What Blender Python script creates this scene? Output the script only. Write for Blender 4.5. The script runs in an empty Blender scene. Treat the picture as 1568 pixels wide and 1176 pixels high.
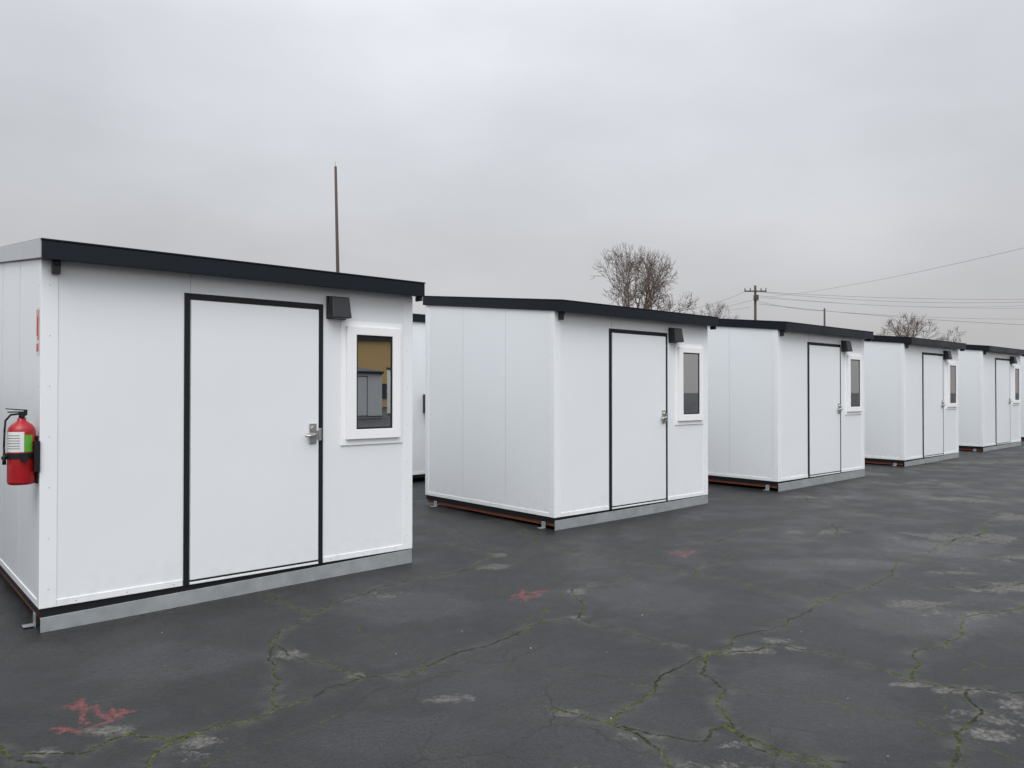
import bpy, bmesh, math, random
import numpy as np
from mathutils import Vector, Matrix

scene = bpy.context.scene
COL = scene.collection
CAM_Z = 1.5
F = 1150.0

# ------------------------------------------------------------------ helpers
def new_mat(name):
    m = bpy.data.materials.new(name); m.use_nodes = True
    nt = m.node_tree
    return m, nt, nt.nodes["Principled BSDF"]

def N(nt, t, **kw):
    n = nt.nodes.new(t)
    for k, v in kw.items():
        setattr(n, k, v)
    return n

def L(nt, a, b): nt.links.new(a, b)

def noise(nt, vec, scale, detail=3, rough=0.55):
    n = N(nt, 'ShaderNodeTexNoise')
    n.inputs['Scale'].default_value = scale
    n.inputs['Detail'].default_value = detail
    n.inputs['Roughness'].default_value = rough
    if vec is not None: L(nt, vec, n.inputs['Vector'])
    return n.outputs['Fac']

def mth(nt, op, a, b=None, c=None, clamp=False):
    n = N(nt, 'ShaderNodeMath', operation=op); n.use_clamp = clamp
    for i, v in enumerate((a, b, c)):
        if v is None: continue
        if isinstance(v, (int, float)): n.inputs[i].default_value = v
        else: L(nt, v, n.inputs[i])
    return n.outputs[0]

def mrange(nt, v, a, b, c=0.0, d=1.0, smooth=True):
    n = N(nt, 'ShaderNodeMapRange')
    n.interpolation_type = 'SMOOTHSTEP' if smooth else 'LINEAR'
    L(nt, v, n.inputs[0])
    for i, x in enumerate((a, b, c, d)): n.inputs[i+1].default_value = x
    return n.outputs[0]

def mixc(nt, f, a, b, blend='MIX'):
    n = N(nt, 'ShaderNodeMix', data_type='RGBA', blend_type=blend)
    if isinstance(f, (int, float)): n.inputs[0].default_value = f
    else: L(nt, f, n.inputs[0])
    for i, v in ((6, a), (7, b)):
        if isinstance(v, (tuple, list)): n.inputs[i].default_value = (*v[:3], 1)
        else: L(nt, v, n.inputs[i])
    return n.outputs[2]

def simple(name, col, rough=0.5, metal=0.0, var=0.12, scale=6.0, ior=None, spec=None, rvar=0.05):
    m, nt, p = new_mat(name)
    tc = N(nt, 'ShaderNodeTexCoord').outputs['Object']
    f = noise(nt, tc, scale, 3)
    c = mixc(nt, f, [x*(1-var) for x in col], [min(x*(1+var), 1) for x in col])
    L(nt, c, p.inputs['Base Color'])
    p.inputs['Metallic'].default_value = metal
    if rvar > 0:
        L(nt, mrange(nt, f, 0.3, 0.7, max(rough-rvar, 0.02), rough+rvar), p.inputs['Roughness'])
    else:
        p.inputs['Roughness'].default_value = rough
    if ior: p.inputs['IOR'].default_value = ior
    if spec is not None: p.inputs['Specular IOR Level'].default_value = spec
    return m

def wall_material(name, base):
    m, nt, p = new_mat(name)
    tc = N(nt, 'ShaderNodeTexCoord').outputs['Object']
    sep = N(nt, 'ShaderNodeSeparateXYZ'); L(nt, tc, sep.inputs[0])
    low = mrange(nt, sep.outputs[2], 0.0, 0.30, 1.0, 0.0)
    n9 = noise(nt, tc, 11, 4)
    big = noise(nt, tc, 0.9, 2)
    c = mixc(nt, mrange(nt, big, 0.3, 0.7), base, [x*0.975 for x in base])
    splash = mth(nt, 'MULTIPLY', low, mrange(nt, n9, 0.45, 0.75))
    c = mixc(nt, mth(nt, 'MULTIPLY', splash, 0.28), c, (0.55, 0.53, 0.49))
    L(nt, c, p.inputs['Base Color'])
    p.inputs['Roughness'].default_value = 0.28
    b = N(nt, 'ShaderNodeBump'); b.inputs['Strength'].default_value = 0.3; b.inputs['Distance'].default_value = 0.015
    L(nt, big, b.inputs['Height']); L(nt, b.outputs[0], p.inputs['Normal'])
    return m

M_WALL = wall_material("white_coated_panel", (0.79, 0.815, 0.83))
M_TRIM = wall_material("white_trim", (0.825, 0.845, 0.855))
M_VINYL = simple("white_vinyl", (0.88, 0.885, 0.885), 0.3, var=0.01, rvar=0)
M_BLACK = simple("black_gasket", (0.008, 0.009, 0.011), 0.55, var=0.2, spec=.3)
M_FASCIA = simple("charcoal_fascia", (0.0065, 0.0098, 0.0155), 0.40, var=0.08, scale=2, spec=.22)
M_SEAM = simple("panel_seam", (0.50, 0.51, 0.53), 0.6)
M_GALV = simple("galvanised_steel", (0.31, 0.33, 0.34), 0.50, metal=0.25, var=0.32, scale=7)
M_SHEEN = simple("fascia_sky_sheen", (0.44, 0.45, 0.47), 0.4, var=0.05)  # pale colour stands in for sky reflected in the dark side fascia
M_CHROME = simple("satin_steel", (0.50, 0.50, 0.49), 0.25, metal=0.9, var=0.05)
M_TIMBER = simple("stained_timber", (0.16, 0.045, 0.022), 0.7, var=0.35, scale=12)
M_LAMP = simple("dark_bronze_housing", (0.020, 0.020, 0.022), 0.45, var=0.15)
M_LENS = simple("lamp_lens", (0.08, 0.08, 0.08), 0.25)
M_GLASS = simple("window_glass", (0.012, 0.015, 0.018), 0.012, var=0.05, ior=5.5, rvar=0)
M_SHOPGLASS = simple("shopfront_glass", (0.03, 0.035, 0.04), 0.05, var=0.05, rvar=0)
M_RED = simple("extinguisher_red", (0.36, 0.010, 0.014), 0.25, var=0.06)
M_LABELW = simple("label_white", (0.72, 0.72, 0.71), 0.45)
M_LABELG = simple("label_green", (0.10, 0.40, 0.03), 0.45)
M_TEXT = simple("label_print", (0.08, 0.08, 0.09), 0.5)
M_SIGNR = simple("sign_red", (0.55, 0.05, 0.05), 0.4)
M_WOODPOLE = simple("weathered_pole_wood", (0.075, 0.055, 0.040), 0.85, var=0.35, scale=3)
M_WIRE = simple("cable_grey", (0.16, 0.16, 0.17), 0.7)
M_BARK = simple("tree_bark", (0.15, 0.108, 0.085), 0.9, var=0.35, scale=2)
M_TAN = simple("tan_stucco", (0.80, 0.54, 0.22), 0.85, var=0.08, scale=1.2)
M_DARKROOF = simple("dark_roof", (0.04, 0.04, 0.045), 0.8)

def empty(name, loc=(0, 0, 0), rotz=0.0):
    e = bpy.data.objects.new(name, None); COL.objects.link(e)
    e.location = loc; e.rotation_euler = (0, 0, rotz); e.empty_display_size = 0.3
    return e

def box_bm(bm, x0, x1, y0, y1, z0, z1):
    vs = [bm.verts.new(c) for c in ((x0,y0,z0),(x1,y0,z0),(x1,y1,z0),(x0,y1,z0),(x0,y0,z1),(x1,y0,z1),(x1,y1,z1),(x0,y1,z1))]
    for f in ((0,3,2,1),(4,5,6,7),(0,1,5,4),(1,2,6,5),(2,3,7,6),(3,0,4,7)):
        bm.faces.new([vs[i] for i in f])
    return vs

def hexa(bm, pts):
    vs = [bm.verts.new(c) for c in pts]
    for f in ((0,3,2,1),(4,5,6,7),(0,1,5,4),(1,2,6,5),(2,3,7,6),(3,0,4,7)):
        bm.faces.new([vs[i] for i in f])

def cyl_bm(bm, p0, p1, r0, r1=None, seg=12, caps=True):
    if r1 is None: r1 = r0
    p0 = Vector(p0); p1 = Vector(p1); d = (p1-p0)
    if d.length < 1e-6: return
    d.normalize()
    a = d.orthogonal().normalized(); b = d.cross(a)
    A = []; B = []
    for i in range(seg):
        t = 2*math.pi*i/seg; o = a*math.cos(t)+b*math.sin(t)
        A.append(bm.verts.new(p0+o*r0)); B.append(bm.verts.new(p1+o*r1))
    for i in range(seg):
        j = (i+1) % seg
        f = bm.faces.new((A[i], A[j], B[j], B[i])); f.smooth = True
    if caps:
        bm.faces.new(A[::-1]); bm.faces.new(B)

def finish(bm, name, mat, parent=None, bevel=0.0):
    bmesh.ops.recalc_face_normals(bm, faces=bm.faces)
    me = bpy.data.meshes.new(name); bm.to_mesh(me); bm.free()
    me.materials.append(mat)
    o = bpy.data.objects.new(name, me); COL.objects.link(o)
    if parent: o.parent = parent
    if bevel > 0:
        b = o.modifiers.new("bevel", 'BEVEL'); b.width = bevel; b.segments = 2; b.limit_method = 'ANGLE'
    return o

def boxes(name, mat, parent, lst, bevel=0.0):
    bm = bmesh.new()
    for b in lst: box_bm(bm, *b)
    return finish(bm, name, mat, parent, bevel)

# ------------------------------------------------------------------ ground
P0 = np.array([-2.96, 4.72]); DIR = np.array([0.7407, 0.6718])
def ground_z(x, y):
    s = (np.asarray(x)-P0[0])*DIR[0] + (np.asarray(y)-P0[1])*DIR[1]
    return -0.005 + 0.0072*np.clip(s, -6, 26)

def gp(x, y):   # surveyed bearing/depression -> metres on the ground
    D = CAM_Z*F/(y-600.0)
    return np.array([(x-784.0)/F*D, D])

rng = random.Random(7)
def jag(pts, depth=4, amp=0.12):
    pts = [np.array(p) for p in pts]
    for k in range(depth):
        out = [pts[0]]
        for a, b in zip(pts[:-1], pts[1:]):
            d = b-a; l = np.hypot(*d)
            n = np.array([-d[1], d[0]])
            if l > 0.035: out.append((a+b)/2 + n*rng.uniform(-amp, amp))
            out.append(b)
        pts = out
    return pts

cracks_px = [
 [(-40,1120),(0,1135),(60,1163),(85,1190)],
 [(40,1150),(130,1150),(200,1120),(260,1130),(330,1112),(420,1085),(500,1052),(560,1035),(620,1035),(700,1000),(780,978),(830,955),(885,948),(890,925),(875,905),(930,895),(965,885)],
 [(560,1035),(520,1020),(440,1000),(415,985),(430,965),(485,940),(560,912),(630,890),(720,872),(790,868)],
 [(415,985),(412,1010),(430,1040),(432,1082)],
 [(1600,770),(1500,812),(1430,845),(1360,890),(1300,912),(1240,940),(1180,968),(1100,1000),(1040,1025),(1000,1060),(960,1085),(930,1105)],
 [(1600,805),(1470,830),(1430,850)],
 [(885,948),(940,965),(1000,985),(1080,1005),(1180,990),(1230,1000),(1300,1015),(1390,1045),(1480,1060),(1600,1067)],
 [(930,1105),(990,1135),(1010,1150),(1035,1190)],
 [(1300,912),(1250,925),(1180,915),(1130,895),(1060,885),(1000,870),(900,855),(850,845),(790,850),(720,830),(680,815),(636,822)],
 [(840,1085),(900,1100),(930,1105),(1000,1125),(1080,1135),(1110,1110),(1150,1145),(1220,1165),(1290,1185)],
 [(330,1112),(280,1130),(240,1150),(210,1190)],
 [(1040,840),(1110,830),(1180,812),(1280,815),(1360,800),(1450,790),(1600,765)],
 [(1280,815),(1330,795),(1260,780),(1230,765)],
 [(180,946),(240,940),(300,921),(390,905),(440,925),(485,940)],
 [(1480,1060),(1500,1090),(1460,1130),(1420,1190)],
 [(720,872),(760,855),(700,835)],
 [(1100,770),(1190,785),(1280,782),(1400,760),(1600,745)],
 [(1390,1045),(1400,1000),(1470,950),(1600,920)],
 [(1360,890),(1420,905),(1500,905),(1600,890)],
 [(1110,1060),(1095,1080),(1120,1120),(1190,1150),(1290,1168)],
 [(1080,1005),(1072,1035),(1110,1060)],
 [(700,835),(640,842),(600,838)],[(760,800),(800,820),(850,845)],
 [(1060,885),(1110,860),(1130,850),(1200,840),(1280,815)],[(1200,745),(1330,755),(1400,760)],
]
paint_px = [
 [(785,915),(800,908),(830,912),(812,918),(790,912)],[(800,905),(806,922)],[(818,908),(838,908)],[(782,920),(812,914)],
 [(1025,853),(1045,850),(1070,852)],[(1035,848),(1050,858)],[(1045,856),(1062,848)],[(1022,849),(1040,855)],
 [(105,1078),(130,1084),(150,1078)],[(185,1084),(205,1086)],[(120,1072),(135,1105)],[(110,1112),(95,1118)],[(150,1080),(175,1100),(140,1112)],[(160,1092),(200,1088)],[(85,1112),(125,1118)],
 [(128,1068),(130,1090)],[(175,1082),(190,1095)],
]
blobs_px = [ # worn, dried out patches (cx, cy, rx, ry, weight)
 (440,1003,30,7,1),(545,1033,28,6,.9),(690,1068,34,7,.8),(310,1133,50,14,1),(170,1115,55,10,1),(75,1145,30,9,.9),
 (870,1092,34,6,.8),(885,948,18,4,.9),(880,908,18,5,1.1),(1150,1000,45,7,1.1),(1190,985,40,6,.95),(1215,997,25,4,1),
 (765,853,10,3,1.1),(755,870,28,4,.9),(590,912,30,5,.6),(1120,1140,60,8,.8),(1000,1128,40,7,.8),(1510,1128,50,14,.95),(1390,1052,34,5,.95),(1470,1062,46,6,.95),(1540,1080,40,9,.8),
 (1450,881,90,6,.7),(1520,905,80,8,.8),(1420,930,90,8,.6),(1545,862,60,6,.75),(1500,945,90,8,.6),
 (1470,830,130,10,.62),(1250,820,80,4,.55),(1480,771,120,6,.7),(1330,733,60,3,.7),(1500,716,80,4,.75),(1430,748,130,5,.65),(1250,768,60,3,.65),
 (1560,800,60,6,.8),(1500,700,90,2,.75),(1100,1175,200,12,.5),(1500,1110,120,30,.45),(690,815,30,3,.55),(1000,870,60,3,.45),
]
wet_px = [(1235,1075,150,75),(1400,955,110,25),(620,930,110,25),(1440,845,100,14),(600,1120,160,35),(1000,920,100,25),(250,1010,120,30),(1250,870,150,10)]

def axis(dense0, dense1, step_fn, far):
    c = [dense0]
    while c[-1] < dense1: c.append(c[-1]+step_fn(c[-1]))
    st = step_fn(c[-1])
    while c[-1] < far: st *= 1.22; c.append(c[-1]+st)
    st = step_fn(dense0); lo = [dense0]
    while lo[-1] > -far: st *= 1.22; lo.append(lo[-1]-st)
    return np.array(lo[::-1][:-1] + c)
xs = axis(-3.3, 9.2, lambda v: 0.0105, 700.0)
ys = axis(2.4, 13.0, lambda v: 0.0034*max(v, 2.4), 700.0)
nx, ny = len(xs), len(ys)
X, Y = np.meshgrid(xs, ys)
dist = np.full(X.shape, 0.4); paint = np.full(X.shape, 0.4)
patch = np.zeros(X.shape); wet = np.zeros(X.shape)
def stamp(field, pts, R=0.4):
    for a, b in zip(pts[:-1], pts[1:]):
        i0, i1 = np.searchsorted(xs, [min(a[0], b[0])-R, max(a[0], b[0])+R])
        j0, j1 = np.searchsorted(ys, [min(a[1], b[1])-R, max(a[1], b[1])+R])
        if i1 <= i0 or j1 <= j0: continue
        x = X[j0:j1, i0:i1]-a[0]; y = Y[j0:j1, i0:i1]-a[1]
        d = b-a; l2 = max(d@d, 1e-9)
        t = np.clip((x*d[0]+y*d[1])/l2, 0, 1)
        dd = np.hypot(x-t*d[0], y-t*d[1])
        field[j0:j1, i0:i1] = np.minimum(field[j0:j1, i0:i1], dd)
for c in cracks_px: stamp(dist, jag([gp(*p) for p in c]), 0.25)
for c in paint_px: stamp(paint, jag([gp(*p) for p in c], 2, 0.1), 0.2)
def blob(field, lst):
    for q_ in lst:
        cx, cy, rx, ry = q_[:4]; wgt = q_[4] if len(q_) > 4 else 1.0
        c = gp(cx, cy); D = c[1]
        ax = rx/F*D; ay = ry*D*D/(CAM_Z*F)
        q = ((X-c[0])/ax)**2 + ((Y-c[1])/ay)**2
        np.maximum(field, wgt*np.exp(-0.7*q), out=field)
blob(patch, blobs_px); blob(wet, wet_px)
Z = ground_z(X, Y) + 0.004*np.sin(X*1.7+0.6*Y)*np.sin(Y*1.3-0.5*X)
co = np.stack([X, Y, Z], -1).reshape(-1, 3).astype(np.float32)
idx = np.arange(nx*ny).reshape(ny, nx)
quads = np.stack([idx[:-1, :-1], idx[:-1, 1:], idx[1:, 1:], idx[1:, :-1]], -1).reshape(-1, 4)
me = bpy.data.meshes.new("asphalt_ground")
me.vertices.add(len(co)); me.vertices.foreach_set("co", co.ravel())
me.loops.add(quads.size); me.loops.foreach_set("vertex_index", quads.ravel().astype(np.int32))
me.polygons.add(len(quads)); me.polygons.foreach_set("loop_start", np.arange(0, quads.size, 4, dtype=np.int32))
me.polygons.foreach_set("use_smooth", np.ones(len(quads), dtype=bool))
me.update(calc_edges=True)
for nm, fld in (("crack_dist", dist), ("worn", patch), ("spray", paint), ("damp", wet)):
    a = me.attributes.new(nm, 'FLOAT', 'POINT'); a.data.foreach_set("value", fld.ravel().astype(np.float32))
ground = bpy.data.objects.new("asphalt_ground", me); COL.objects.link(ground)

def ground_material():
    m, nt, p = new_mat("wet_cracked_asphalt")
    pos = N(nt, 'ShaderNodeNewGeometry').outputs['Position']
    def attr(n):
        a = N(nt, 'ShaderNodeAttribute'); a.attribute_name = n; return a.outputs['Fac']
    n05 = noise(nt, pos, 0.45, 3); n2 = noise(nt, pos, 2.2, 4); n8 = noise(nt, pos, 9, 4, 0.65)
    n40 = noise(nt, pos, 38, 3, 0.7); n200 = noise(nt, pos, 190, 1, 0.7)
    base = mixc(nt, mrange(nt, n05, 0.38, 0.62), (0.0080, 0.0088, 0.0098), (0.0205, 0.0210, 0.0220))
    base = mixc(nt, mth(nt, 'MULTIPLY', mrange(nt, n2, 0.45, 0.70), 0.65), base, (0.034, 0.034, 0.034))
    vor = N(nt, 'ShaderNodeTexVoronoi'); vor.inputs['Scale'].default_value = 110; L(nt, pos, vor.inputs['Vector'])
    sepv = N(nt, 'ShaderNodeSeparateColor'); L(nt, vor.outputs['Color'], sepv.inputs[0])
    g = mth(nt, 'ADD', mth(nt, 'MULTIPLY', sepv.outputs[0], 0.6), mth(nt, 'MULTIPLY', n200, 0.9))
    g = mrange(nt, g, 0.2, 1.3, 0.35, 1.75, False)
    gc = N(nt, 'ShaderNodeCombineColor'); [L(nt, g, gc.inputs[i]) for i in range(3)]
    off = N(nt, 'ShaderNodeTexNoise'); off.inputs['Scale'].default_value = 2.2; off.inputs['Detail'].default_value = 4; L(nt, pos, off.inputs['Vector'])
    va = N(nt, 'ShaderNodeVectorMath', operation='MULTIPLY_ADD'); L(nt, off.outputs['Color'], va.inputs[0])
    va.inputs[1].default_value = (0.5, 0.5, 0); L(nt, pos, va.inputs[2])
    def net(scale, w):
        v = N(nt, 'ShaderNodeTexVoronoi', feature='DISTANCE_TO_EDGE'); v.voronoi_dimensions = '2D'
        v.inputs['Scale'].default_value = scale; L(nt, va.outputs[0], v.inputs['Vector'])
        return mrange(nt, v.outputs['Distance'], 0.0, w, 1.0, 0.0), v.outputs['Distance']
    fine, _ = net(1.35, 0.010)
    fine = mth(nt, 'MULTIPLY', fine, mrange(nt, n05, 0.38, 0.54, 0.3, 0.95))
    big, bigd = net(0.42, 0.007)
    slab = N(nt, 'ShaderNodeTexVoronoi'); slab.voronoi_dimensions = '2D'; slab.inputs['Scale'].default_value = 5.0; L(nt, va.outputs[0], slab.inputs['Vector'])
    ss = N(nt, 'ShaderNodeSeparateColor'); L(nt, slab.outputs['Color'], ss.inputs[0])
    w = mth(nt, 'ADD', attr("worn"), mth(nt, 'MULTIPLY', mth(nt, 'SUBTRACT', n8, 0.5), 1.0))
    w = mth(nt, 'ADD', w, mth(nt, 'MULTIPLY', mth(nt, 'SUBTRACT', ss.outputs[0], 0.5), 0.6))
    w = mth(nt, 'ADD', w, mth(nt, 'MULTIPLY', mth(nt, 'SUBTRACT', n40, 0.5), 0.8))
    wm = mrange(nt, w, 0.44, 0.80)
    wcol = mixc(nt, mrange(nt, n40, 0.3, 0.7), (0.048, 0.046, 0.042), (0.125, 0.119, 0.106))
    col = mixc(nt, mth(nt, 'MULTIPLY', wm, 0.88), base, wcol)
    col = mixc(nt, 1.0, col, gc.outputs[0], 'MULTIPLY')
    col = mixc(nt, mth(nt, 'MULTIPLY', fine, 0.85), col, (0.003, 0.003, 0.003))
    # main cracks with moss
    cd = attr("crack_dist")
    d = mth(nt, 'ADD', cd, mth(nt, 'MULTIPLY', mth(nt, 'SUBTRACT', n40, 0.5), 0.018))
    halo = mrange(nt, d, 0.0, 0.10, 1.0, 0.0)
    halo = mth(nt, 'MULTIPLY', halo, mrange(nt, n8, 0.42, 0.62))
    col = mixc(nt, mth(nt, 'MULTIPLY', halo, 0.5), col, (0.065, 0.062, 0.053))
    cr = mrange(nt, d, 0.003, 0.0110, 1.0, 0.0)
    crs = mth(nt, 'MULTIPLY', cr, mrange(nt, n2, 0.35, 0.55, 0.6, 1.0))
    col = mixc(nt, mth(nt, 'MAXIMUM', crs, mth(nt, 'MULTIPLY', big, 0.9)), col, (0.004, 0.004, 0.003))
    mossn = mrange(nt, noise(nt, pos, 1.9, 3), 0.40, 0.54, 0.3, 1.0)
    md = mth(nt, 'MINIMUM', cd, mth(nt, 'ADD', mth(nt, 'MULTIPLY', bigd, 2.4), 0.003))
    mb = mrange(nt, mth(nt, 'ADD', md, mth(nt, 'MULTIPLY', mth(nt, 'SUBTRACT', n200, 0.5), 0.048)), -0.003, 0.0095, 1.0, 0.0)
    mb = mth(nt, 'MULTIPLY', mb, mossn)
    mosscol = mixc(nt, mrange(nt, n40, .3, .7), (0.045, 0.056, 0.009), (0.140, 0.180, 0.026))
    col = mixc(nt, mb, col, mosscol)
    # spray paint marks
    sp = mth(nt, 'ADD', attr("spray"), mth(nt, 'MULTIPLY', mth(nt, 'SUBTRACT', n40, 0.5), 0.070))
    spm = mrange(nt, sp, 0.000, 0.022, 0.85, 0.0)
    spm = mth(nt, 'MULTIPLY', spm, mrange(nt, n200, 0.38, 0.60))
    col = mixc(nt, spm, col, (0.28, 0.050, 0.045))
    L(nt, col, p.inputs['Base Color'])
    r = mrange(nt, n2, 0.3, 0.7, 0.36, 0.60)
    dm = mrange(nt, mth(nt, 'ADD', attr("damp"), mth(nt, 'MULTIPLY', mth(nt, 'SUBTRACT', n8, 0.5), 0.5)), 0.35, 0.75)
    r = mth(nt, 'SUBTRACT', r, mth(nt, 'MULTIPLY', dm, 0.16))
    r = mth(nt, 'ADD', r, mth(nt, 'MULTIPLY', wm, 0.15), clamp=True)
    L(nt, r, p.inputs['Roughness'])
    spc = mrange(nt, mth(nt, 'MAXIMUM', cr, mb), 0, 1, 0.40, 0.08)
    L(nt, spc, p.inputs['Specular IOR Level'])
    n200b = noise(nt, pos, 150, 1, 0.7); n40b = noise(nt, pos, 34, 1, 0.7)
    h = mth(nt, 'ADD', mth(nt, 'MULTIPLY', n200b, 0.8), mth(nt, 'MULTIPLY', n40b, 0.7))
    h = mth(nt, 'SUBTRACT', h, mrange(nt, attr("crack_dist"), 0.0, 0.015, 1.0, 0.0))
    b = N(nt, 'ShaderNodeBump'); b.inputs['Strength'].default_value = 0.6; b.inputs['Distance'].default_value = 0.006
    L(nt, h, b.inputs['Height']); L(nt, b.outputs[0], p.inputs['Normal'])
    return m
ground.data.materials.append(ground_material())

# ------------------------------------------------------------------ shelter cabins
W, LEN = 2.78, 2.40
SL = 0.112
def top_z(t): return 2.307 + SL*(t+0.15)
def make_cabin(loc, ang, skirt=(-0.055, -0.006), side_sheen=False):
    e = empty("shelter_cabin", loc, math.radians(ang))
    bm = bmesh.new()
    zf, zb = top_z(0)-0.10, top_z(LEN)-0.10
    hexa(bm, [(0,0,0),(W,0,0),(W,LEN,0),(0,LEN,0),(0,0,zf),(W,0,zf),(W,LEN,zb),(0,LEN,zb)])
    finish(bm, "walls", M_WALL, e)
    zt = zf-0.03; zbt = zb-0.03
    boxes("corner_trims", M_TRIM, e, [(-.005,.092,-.005,.07,.001,zt),(W-.096,W+.005,-.005,.07,.001,zt),
          (-.005,.06,LEN-.07,LEN+.005,.001,zbt),(W-.06,W+.005,LEN-.07,LEN+.005,.001,zbt)], 0.003)
    boxes("bottom_flange", M_TRIM, e, [(.094,.858,-.007,.01,.002,.045),(1.936,W-.098,-.007,.01,.002,.045),
          (-.006,.01,.072,LEN-.072,.002,.045),(W-.01,W+.006,.072,LEN-.072,.002,.045),(.06,W-.06,LEN-.01,LEN+.006,.002,.045)], 0.002)
    s = [(.905,.909,-.0015,.01,2.07,zf-.02)]
    for t in (0.80, 1.60):
        for xx in ((-.0015,.01),(W-.01,W+.0015)):
            s.append((xx[0],xx[1],t-.0015,t+.0015,.046,top_z(t)-.12))
    s += [(.92,.924,LEN-.01,LEN+.0015,.046,zb-.03),(1.84,1.844,LEN-.01,LEN+.0015,.046,zb-.03)]
    boxes("panel_seams", M_SEAM, e, s)
    bm = bmesh.new()
    for k in range(7):
        z = .12+.32*k
        for u in (.045, W-.05): cyl_bm(bm, (u,-.004,z), (u,-.008,z), .004, .003, 8)
        cyl_bm(bm, (-.004,.045,z), (-.008,.045,z), .004, .003, 8)
    for k in range(9):
        u = .2+.3*k
        if .84 < u < 1.95: continue
        cyl_bm(bm, (u,-.006,.024), (u,-.010,.024), .005, .004, 8)
    finish(bm, "rivets", M_SEAM, e)
    boxes("door_frame", M_BLACK, e, [(.864,.903,-.010,.01,.0,2.062),(1.895,1.930,-.010,.01,.0,2.062),(.904,1.894,-.010,.01,2.018,2.062),(.906,1.892,-.004,.01,.020,.034)], 0.002)
    boxes("door_leaf", M_WALL, e, [(.909,1.889,-.016,.012,.034,2.013)], 0.004)
    boxes("door_threshold", M_TRIM, e, [(.908,1.890,-.014,.01,.003,.019)], 0.002)
    hx, hz_ = 1.835, 1.03
    boxes("lock_plate", M_CHROME, e, [(hx-.030,hx+.030,-.030,-.016,hz_-.075,hz_+.085),(hx-.05,hx+.015,-.052,-.031,hz_-.03,hz_+.008),
           (hx+.052,hx+.075,-.030,-.011,hz_-.055,hz_+.045),(hx+.02,hx+.052,-.026,-.018,hz_-.04,hz_+.03)], 0.005)
    bm = bmesh.new()
    cyl_bm(bm, (hx,-.016,hz_+.045), (hx,-.050,hz_+.045), .022, .020, 16)
    cyl_bm(bm, (hx+.005,-.017,hz_-.005), (hx+.005,-.07,hz_-.005), .014, .014, 12)
    cyl_bm(bm, (hx+.015,-.068,hz_-.005), (hx-.085,-.066,hz_-.012), .010, .008, 12)
    finish(bm, "door_lever", M_CHROME, e)
    boxes("window_flange", M_VINYL, e, [(2.088,2.678,-.012,.01,.925,1.94)], 0.003)
    x0,x1,z0,z1 = 2.130,2.640,.975,1.90; a,b,c,d_ = 2.215,2.562,1.055,1.832
    boxes("window_frame", M_VINYL, e, [(x0,a,-.040,-.013,z0,z1),(b,x1,-.040,-.013,z0,z1),(a,b,-.040,-.013,z0,c),(a,b,-.040,-.013,d_,z1)], 0.003)
    g2 = .014
    boxes("window_gasket", M_BLACK, e, [(a,a+g2,-.030,-.014,c,d_),(b-g2,b,-.030,-.014,c,d_),(a+g2,b-g2,-.030,-.014,c,c+g2),(a+g2,b-g2,-.030,-.014,d_-g2,d_)])
    boxes("window_pane", M_GLASS, e, [(a+.010,b-.010,-.026,-.0135,c+.010,d_-.010)])
    bm = bmesh.new()
    lx0,lx1 = 1.965,2.125; zt2,zl = 2.125,1.955
    hexa(bm, [(lx0-.004,-.115,zl),(lx1+.004,-.115,zl),(lx1+.004,-.012,zl),(lx0-.004,-.012,zl),(lx0+.004,-.085,zt2),(lx1-.004,-.085,zt2),(lx1-.004,-.012,zt2),(lx0+.004,-.012,zt2)])
    box_bm(bm, lx0-.008,lx1+.008,-.013,-.0005,zl-.006,zt2+.008)
    finish(bm, "wall_light_housing", M_LAMP, e, 0.006)
    boxes("wall_light_lens", M_LENS, e, [(lx0+.02,lx1-.02,-.10,-.03,zl-.004,zl-.0005)])
    bm = bmesh.new()
    xa, xb, ya, yb = -.024, W+.032, -.15, LEN+.04
    def slab(xa, xb, ya, yb, up, dn):
        hexa(bm, [(xa,ya,top_z(ya)-dn),(xb,ya,top_z(ya)-dn),(xb,yb,top_z(yb)-dn),(xa,yb,top_z(yb)-dn),
                  (xa,ya,top_z(ya)+up),(xb,ya,top_z(ya)+up),(xb,yb,top_z(yb)+up),(xa,yb,top_z(yb)+up)])
    slab(xa, xb, ya, yb, -0.012, 0.124)
    slab(xa-.005, xb+.005, ya-.005, yb+.005, 0.0, 0.0115)
    finish(bm, "roof_fascia", M_FASCIA, e, 0.003)
    if side_sheen:  # added thin plate, grazing sky sheen of the left fascia painted as pale colour
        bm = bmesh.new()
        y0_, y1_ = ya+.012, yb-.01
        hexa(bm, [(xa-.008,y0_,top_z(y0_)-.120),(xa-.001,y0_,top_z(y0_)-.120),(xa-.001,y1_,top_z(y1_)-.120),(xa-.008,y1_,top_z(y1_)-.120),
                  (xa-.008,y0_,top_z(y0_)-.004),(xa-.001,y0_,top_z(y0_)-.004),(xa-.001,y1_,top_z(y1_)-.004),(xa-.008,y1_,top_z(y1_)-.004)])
        finish(bm, "fascia_sheen_plate", M_SHEEN, e)
    boxes("eave_clips", M_LAMP, e, [(.05,.095,-.05,-.006,zf-.115,zf-.03),(.06,.085,-.075,-.051,zf-.06,zf-.035),
            (W+.006,W+.03,-.12,-.04,zf-.075,zf-.035),(W-.03,W+.02,-.10,-.055,zf-.035,zf-.02)], 0.003)
    boxes("floor_frame", M_BLACK, e, [(.006,W-.006,.006,LEN-.006,-.055,-.0005)])
    boxes("timber_sills", M_TIMBER, e, [(.02,.11,.03,LEN-.02,-.095,-.056),(W-.11,W-.02,.03,LEN-.02,-.095,-.056)])
    bm = bmesh.new()
    sa, sb = skirt
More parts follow.
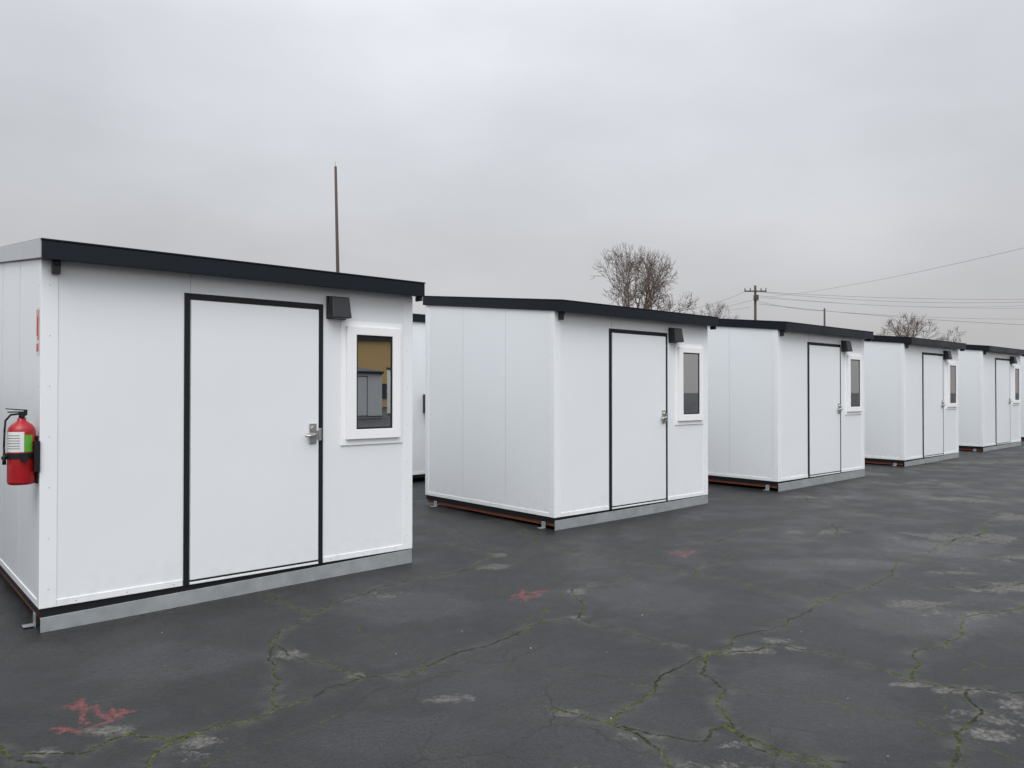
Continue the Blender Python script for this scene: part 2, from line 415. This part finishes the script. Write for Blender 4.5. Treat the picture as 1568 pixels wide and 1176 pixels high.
    hexa(bm, [(0.004,-.016,-.32),(W-.004,-.016,-.32),(W-.004,.004,-.32),(.004,.004,-.32),(0.004,-.010,sa),(W-.004,-.010,sb),(W-.004,.004,sb),(.004,.004,sa)])
    finish(bm, "front_skirt", M_GALV, e, 0.002)
    bl = []
    gz = float(ground_z(loc[0], loc[1])) - loc[2]
    for t in (.17, LEN-.22):
        for sx in (-1, 1):
            xx = 0.0 if sx < 0 else W
            f = lambda a_, b_: (min(xx+sx*a_, xx+sx*b_), max(xx+sx*a_, xx+sx*b_))
            q = f(-.004,.004); bl.append((q[0],q[1],t-.03,t+.03,gz-.02,-.058))
            q = f(.004,.065); bl.append((q[0],q[1],t-.03,t+.03,gz+.004,gz+.012))
    boxes("anchor_brackets", M_GALV, e, bl, 0.002)
    return e

def base_front(k):
    return [(-2.96,4.72,.137),(.451,7.98,.161),(3.84,10.85,.20),(7.36,14.1,.213),(10.78,17.2,.244),(14.2,20.35,.262)][k]
angs = [41.4, 41.0, 41.0, 41.0, 41.0, 41.0]
sk = [(-.055,-.006),(-.03,-.006),(-.025,-.006),(-.03,-.006),(-.03,-.006),(-.03,-.006)]
for k in range(6): make_cabin(base_front(k), angs[k], sk[k], side_sheen=(k == 0))
make_cabin((-6.4, 1.6, .12), 41.4)
ca, sa_ = math.cos(math.radians(41)), math.sin(math.radians(41))
for k in range(6):
    b = base_front(k)
    t = 4.45+LEN
    x = b[0] + ca*W - sa_*t; y = b[1] + sa_*W + ca*t
    e = make_cabin((x, y, b[2]), 221.0)
    boxes("heat_pump_unit", M_LAMP, e, [(1.0,1.44,LEN+.006,LEN+.16,1.0,1.3)], 0.01)
for k in range(-2, 4):
    x, y = 31+.749*4.6*k, -3.5+.6626*4.6*k
    make_cabin((x, y, float(ground_z(x, y))+.12), 221.0)

# ------------------------------------------------------------------ fire extinguisher on nearest cabin
A1 = math.radians(41.4)
def loc1(u, t, z):
    return (-2.96+math.cos(A1)*u-math.sin(A1)*t, 4.72+math.sin(A1)*u+math.cos(A1)*t, .137+z)
ext = empty("fire_extinguisher", loc1(-.092, .065, .785), A1)
R = .076
bm = bmesh.new()
prof = [(.0,0),(.062,0),(.072,.006),(R,.02),(R,.33),(.072,.352),(.055,.375),(.030,.392),(.024,.40),(.024,.415),(0,.415)]
SEG = 32; rings = []
for r, z in prof:
    rings.append([bm.verts.new((r*math.cos(2*math.pi*i/SEG), r*math.sin(2*math.pi*i/SEG), z)) for i in range(SEG)] if r > 0 else [bm.verts.new((0,0,z))])
for A_, B_ in zip(rings[:-1], rings[1:]):
    for i in range(SEG):
        j = (i+1) % SEG
        if len(A_) == 1: f = bm.faces.new((A_[0], B_[j], B_[i]))
        elif len(B_) == 1: f = bm.faces.new((A_[i], A_[j], B_[0]))
        else: f = bm.faces.new((A_[i], A_[j], B_[j], B_[i]))
        f.smooth = True
finish(bm, "cylinder_body", M_RED, ext)
def arc_label(name, mat, a0, a1, z0, z1, r):
    bm = bmesh.new(); n = 16; lo = []; hi = []
    for i in range(n+1):
        a = math.radians(a0+(a1-a0)*i/n)
        lo.append(bm.verts.new((r*math.cos(a), r*math.sin(a), z0))); hi.append(bm.verts.new((r*math.cos(a), r*math.sin(a), z1)))
    for i in range(n):
        f = bm.faces.new((lo[i], lo[i+1], hi[i+1], hi[i])); f.smooth = True
    return finish(bm, name, mat, ext)
arc_label("instruction_label", M_LABELW, -172, -88, .205, .330, R+.0015)
arc_label("inspection_tag", M_LABELG, -86, -52, .205, .310, R+.0015)
for k in range(6):
    arc_label("print_line_%d" % k, M_TEXT, -165+(k % 2)*6, -105, .225+k*.016, .229+k*.016, R+.0025)
bm = bmesh.new()
cyl_bm(bm, (0,0,.415), (0,0,.452), .017, .015, 14)
cyl_bm(bm, (0,-.015,.435), (0,-.035,.435), .017, .017, 16)
box_bm(bm, -.075,.03,-.010,.010,.448,.456)
hexa(bm, [(-.085,-.011,.470),(.03,-.011,.458),(.03,.011,.458),(-.085,.011,.470),(-.085,-.011,.476),(.03,-.011,.466),(.03,.011,.466),(-.085,.011,.476)])
box_bm(bm, .012,.028,-.012,.012,.43,.462)
finish(bm, "valve_handle", M_BLACK, ext, 0.002)
bm = bmesh.new()
z = .165; n = 28
for i in range(n):
    a0, a1 = 2*math.pi*i/n, 2*math.pi*(i+1)/n
    r0, r1 = R+.001, R+.006
    pts = []
    for zz in (z, z+.032):
        for (r, a) in ((r1,a0),(r1,a1),(r0,a1),(r0,a0)): pts.append((r*math.cos(a), r*math.sin(a), zz))
    hexa(bm, pts)
box_bm(bm, .055, .0865, -.085, -.035, .08, .27)
box_bm(bm, R-.002, .0865, -.034, .034, .0, .30)
box_bm(bm, -.018,.018,-R-.032,-R-.004,.150,.200)
box_bm(bm, -.105,-.078,-.02,.012,.160,.178)
finish(bm, "wall_bracket", M_BLACK, ext)
bm = bmesh.new()
hp = [(-.015,0,.44),(-.06,-.01,.435),(-.088,-.02,.40),(-.094,-.03,.33),(-.096,-.03,.24),(-.094,-.03,.19)]
for p, q in zip(hp[:-1], hp[1:]): cyl_bm(bm, p, q, .006, .006, 8)
cyl_bm(bm, (-.094,-.03,.20), (-.094,-.03,.13), .008, .012, 10)
finish(bm, "hose", M_BLACK, ext)

sg = empty("extinguisher_sign", loc1(-.0065, .03, 1.60), A1)
boxes("sign_plate", M_LABELW, sg, [(-.002, 0, 0, .08, 0, .30)])
boxes("sign_graphic", M_SIGNR, sg, [(-.004,-.0022,.008,.072,.02,.07),(-.004,-.0022,.008,.020,.09,.285),(-.004,-.0022,.030,.040,.09,.24),(-.004,-.0022,.052,.072,.12,.285)])

# ------------------------------------------------------------------ poles and lines
def at(px, D): return (px-784)/F*D
def hz(py, D): return CAM_Z + (600-py)/F*D
D = 42
pole = empty("wooden_pole", (at(521, D), D, 0))
bm = bmesh.new()
xt = at(513, D)-at(521, D)
cyl_bm(bm, (0.04,0,0), (xt,0,hz(254, D)), .13, .07, 10)
cyl_bm(bm, (xt,0,hz(256, D)), (xt-.02,0,hz(246, D)), .012, .008, 6)
finish(bm, "shaft", M_WOODPOLE, pole)

D = 70
up = empty("utility_pole", (at(1157, D), D, 0))
bm = bmesh.new()
cyl_bm(bm, (0,0,0), (0,0,hz(437, D)), .15, .11, 10)
box_bm(bm, -1.05, 1.0, -.16,-.10, hz(447, D), hz(445, D))
for xx in (-1.0,-.5,.5,.95): cyl_bm(bm, (xx,-.13,hz(445, D)), (xx,-.13,hz(441, D)), .05, .04, 8)
box_bm(bm, -.2,.2,-.35,-.1, hz(460, D), hz(452, D))
finish(bm, "pole_and_crossarm", M_WOODPOLE, up)
D2 = 75
up2 = empty("utility_pole", (at(1263, D2), D2, 0))
bm = bmesh.new(); cyl_bm(bm, (0,0,0), (0,0,hz(472, D2)), .12, .09, 8)
finish(bm, "pole_shaft", M_WOODPOLE, up2)

lines = empty("power_lines")
bm = bmesh.new()
def wire(a, b, sag, r=.016, n=14):
    a = Vector(a); b = Vector(b); prev = a
    for i in range(1, n+1):
        t = i/n; p = a.lerp(b, t); p.z -= 4*sag*t*(1-t)
        cyl_bm(bm, prev, p, r, r, 4, False); prev = p
def P(px, py, D): return (at(px, D), D, hz(py, D))
wire(P(1172,447,70), P(1640,457,70), .3)
wire(P(1165,447,70), P(1640,459,74), .6)
wire(P(1160,455,70), P(1640,471,72), .4, .013)
wire(P(1157,452,70), P(1640,464,72), .7, .012)
wire(P(1160,465,70), P(1640,500,72), .3, .020)
wire(P(1263,476,75), P(1640,488,76), .3, .014)
wire(P(1157,460,70), P(1263,476,75), .2, .014)
wire(P(1140,447,70), P(1040,476,90), .3, .012)
wire(P(1157,458,70), P(1030,484,90), .2, .012)
wire(P(1150,470,70), P(900,500,100), .2, .012)
wire(P(1172,455,70), P(1640,362,34), .35, .009)
finish(bm, "cables", M_WIRE, lines)

# ------------------------------------------------------------------ bare trees
def make_tree(name, base, trunk_h, limb, seed, nlev=6, spread=0.62, r0=.22, twig=.011, tilt=(.45, 1.0), sc=(1, 1, 1), ntop=6):
    rg = random.Random(seed); bm = bmesh.new()
    def side(d, ang):
        o = d.orthogonal().normalized(); o.rotate(Matrix.Rotation(rg.uniform(0, 6.283), 3, d))
        v = (d*math.cos(ang)+o*math.sin(ang)); v.z += .08
        return v.normalized()
    def grow(p, d, l, r, lev):
        n = 3 if lev < nlev-1 else 2
        for i in range(n):
            d = (d + Vector((rg.gauss(0,.15), rg.gauss(0,.15), rg.gauss(0.02,.11)))).normalized()
            q = p + d*(l/n); r2 = max(r*(1-.28/n), twig)
            cyl_bm(bm, p, q, r, r2, 6 if lev < 3 else 3, False)
            p = q; r = r2
            if lev >= 2 and lev < nlev and rg.random() < .85:
                grow(p, side(d, rg.uniform(.6, 1.2)), l*rg.uniform(.4,.65), max(r*.5, twig), min(lev+2, nlev))
        if lev < nlev:
            for c in range(rg.choice((2, 3, 3))):
                grow(p, side(d, spread*rg.uniform(.55, 1.35)), l*rg.uniform(.62,.84), max(r*rg.uniform(.58,.72), twig), lev+1)
    t = Vector((rg.uniform(-.15,.15), 0, trunk_h))
    cyl_bm(bm, (0,0,0), t, r0, r0*.8, 10)
    for c in range(ntop):
        a = 6.283*c/ntop + rg.uniform(-.3,.3); ti = rg.uniform(*tilt) if c else .1
        grow(t - Vector((0,0,rg.uniform(0,.4))), Vector((math.sin(ti)*math.cos(a), math.sin(ti)*math.sin(a), math.cos(ti))), limb*rg.uniform(.85,1.1), r0*.5, 1)
    zs = sorted(v.co.z for v in bm.verts); xa_ = sorted(abs(v.co.x) for v in bm.verts)
    zmax = zs[int(len(zs)*.998)]; xm = xa_[int(len(xa_)*.985)]
    for v in bm.verts:
        v.co.x *= sc[0]/xm; v.co.y *= sc[0]/xm
        if v.co.z > trunk_h*.5: v.co.z = trunk_h*.5 + (v.co.z-trunk_h*.5)*(sc[2]-trunk_h*.5)/(zmax-trunk_h*.5)
    o = finish(bm, name, M_BARK); o.location = base
    return o
make_tree("bare_tree", (at(982,45), 45, 0), 4.6, 1.9, 29, nlev=6, sc=(3.2, 0, hz(372,45)), ntop=8, tilt=(.25, 1.05), twig=.010)
make_tree("bare_tree", (at(1095,62), 62, 0), 4.4, 1.6, 5, nlev=5, sc=(2.3, 0, hz(464,62)), twig=.011)
make_tree("bare_tree", (at(1392,62), 62, 0), 4.0, 1.45, 21, nlev=5, sc=(2.3, 0, hz(479,62)), twig=.011)
make_tree("bare_tree", (at(1448,80), 80, 0), 4.0, 1.3, 8, nlev=5, sc=(2.0, 0, hz(502,80)), twig=.011)

# ------------------------------------------------------------------ building across the lot (reflected in the windows)
bld = empty("commercial_building", (50, -22, 0), math.radians(62))
boxes("stucco_walls", M_TAN, bld, [(0,42,-14,0,0,5.9)])
boxes("roof_parapet", M_DARKROOF, bld, [(-.3,42.3,-14.3,.3,5.9,6.5)])
boxes("shopfront_windows", M_SHOPGLASS, bld, [(2+8*i,5+8*i,.003,.06,.9,2.2) for i in range(5)])

# ------------------------------------------------------------------ small litter
bm = bmesh.new(); rg = random.Random(3)
spots = [gp(256,1020),gp(280,1032),gp(1296,1075),gp(1012,1036),gp(935,1103),gp(1415,790),gp(1180,870),gp(700,985)]
for i in range(70):
    y = rg.uniform(2.8, 9); spots.append(np.array([rg.uniform(-.5, .65)*y, y]))
for s in spots:
    if (s[0]+2.96)*-.66+(s[1]-4.72)*.75 > -.1: continue
    r = rg.uniform(.002, .006); z = float(ground_z(*s))+.008; a0 = rg.uniform(0, 6)
    vs = [bm.verts.new((s[0]+r*rg.uniform(.5,1.2)*math.cos(a0+a), s[1]+r*rg.uniform(.5,1.2)*math.sin(a0+a), z+rg.uniform(0,.004))) for a in (0,1.2,2.5,3.7,5)]
    bm.faces.new(vs)
finish(bm, "litter_specks", simple("litter", (0.35,0.33,0.28), .7, var=.6, scale=3))

# ------------------------------------------------------------------ sky / light
world = bpy.data.worlds.new("World"); scene.world = world; world.use_nodes = True
nt = world.node_tree; bg = nt.nodes['Background']; bg.inputs['Strength'].default_value = 0.1
sky = N(nt, 'ShaderNodeTexSky', sky_type='NISHITA'); sky.sun_disc = False
sky.sun_elevation = math.radians(50); sky.sun_rotation = math.radians(171)
sky.dust_density = 4; sky.air_density = 1
gen = N(nt, 'ShaderNodeTexCoord').outputs['Generated']
sp = N(nt, 'ShaderNodeSeparateXYZ'); L(nt, gen, sp.inputs[0])
zz = mth(nt, 'MAXIMUM', sp.outputs[2], 0.0)
z3 = mth(nt, 'POWER', zz, 3.0)
lum = mth(nt, 'ADD', mth(nt, 'ADD', mth(nt, 'MULTIPLY', zz, 0.34), 0.495), mth(nt, 'MULTIPLY', z3, 1.1))
mp = N(nt, 'ShaderNodeMapping'); mp.inputs['Scale'].default_value = (1, 1, 2.2); mp.inputs['Location'].default_value = (.3, 1.7, .2); L(nt, gen, mp.inputs[0])
nA = mrange(nt, noise(nt, mp.outputs[0], 1.7, 2, .5), .3, .7, .93, 1.07, False)
nB = mrange(nt, noise(nt, mp.outputs[0], 4.0, 4, .5), .3, .7, .945, 1.055, False)
lum = mth(nt, 'MULTIPLY', mth(nt, 'MULTIPLY', lum, nA), nB)
def lobe(d, pw, amt):
    v = Vector(d).normalized()
    q = N(nt, 'ShaderNodeVectorMath', operation='DOT_PRODUCT'); L(nt, gen, q.inputs[0]); q.inputs[1].default_value = v
    return mth(nt, 'MULTIPLY', mth(nt, 'POWER', mth(nt, 'MAXIMUM', q.outputs['Value'], 0.0), pw), amt)
gain = mth(nt, 'ADD', mth(nt, 'ADD', lobe((.1,-.99,0), 1.0, 1.0), 1.0), mth(nt, 'ADD', lobe((-.02,1,.34), 14.0, .14), lobe((.42,1,.25), 160.0, .16)))
lum = mth(nt, 'MULTIPLY', mth(nt, 'MULTIPLY', lum, gain), 10.0)
cc = N(nt, 'ShaderNodeCombineColor'); [L(nt, lum, cc.inputs[i]) for i in range(3)]
tint = mixc(nt, mrange(nt, zz, 0.0, .35), (1.0, .99, 1.0), (.965, .995, 1.05))
cl = mixc(nt, 1.0, cc.outputs[0], tint, 'MULTIPLY')
fin = mixc(nt, 0.95, sky.outputs[0], cl)
L(nt, fin, bg.inputs['Color'])

sun = bpy.data.lights.new("sun", 'SUN'); sun.energy = 1.15; sun.angle = math.radians(40); sun.color = (1, .98, .95)
so = bpy.data.objects.new("sun", sun); COL.objects.link(so)
el = math.radians(50); v = Vector((.08*math.cos(el), -1.0*math.cos(el), math.sin(el)))
so.rotation_euler = v.to_track_quat('Z', 'Y').to_euler()

# ------------------------------------------------------------------ camera
cam = bpy.data.cameras.new("camera"); cam.sensor_width = 36; cam.lens = F/1568*36; cam.clip_end = 3000; cam.clip_start = .05
co_ = bpy.data.objects.new("camera", cam); COL.objects.link(co_)
co_.location = (0, 0, CAM_Z); co_.rotation_euler = (math.radians(90)+math.atan(12/F), 0, 0)
scene.camera = co_
scene.view_settings.view_transform = 'Standard'; scene.view_settings.look = 'None'; scene.view_settings.exposure = 0
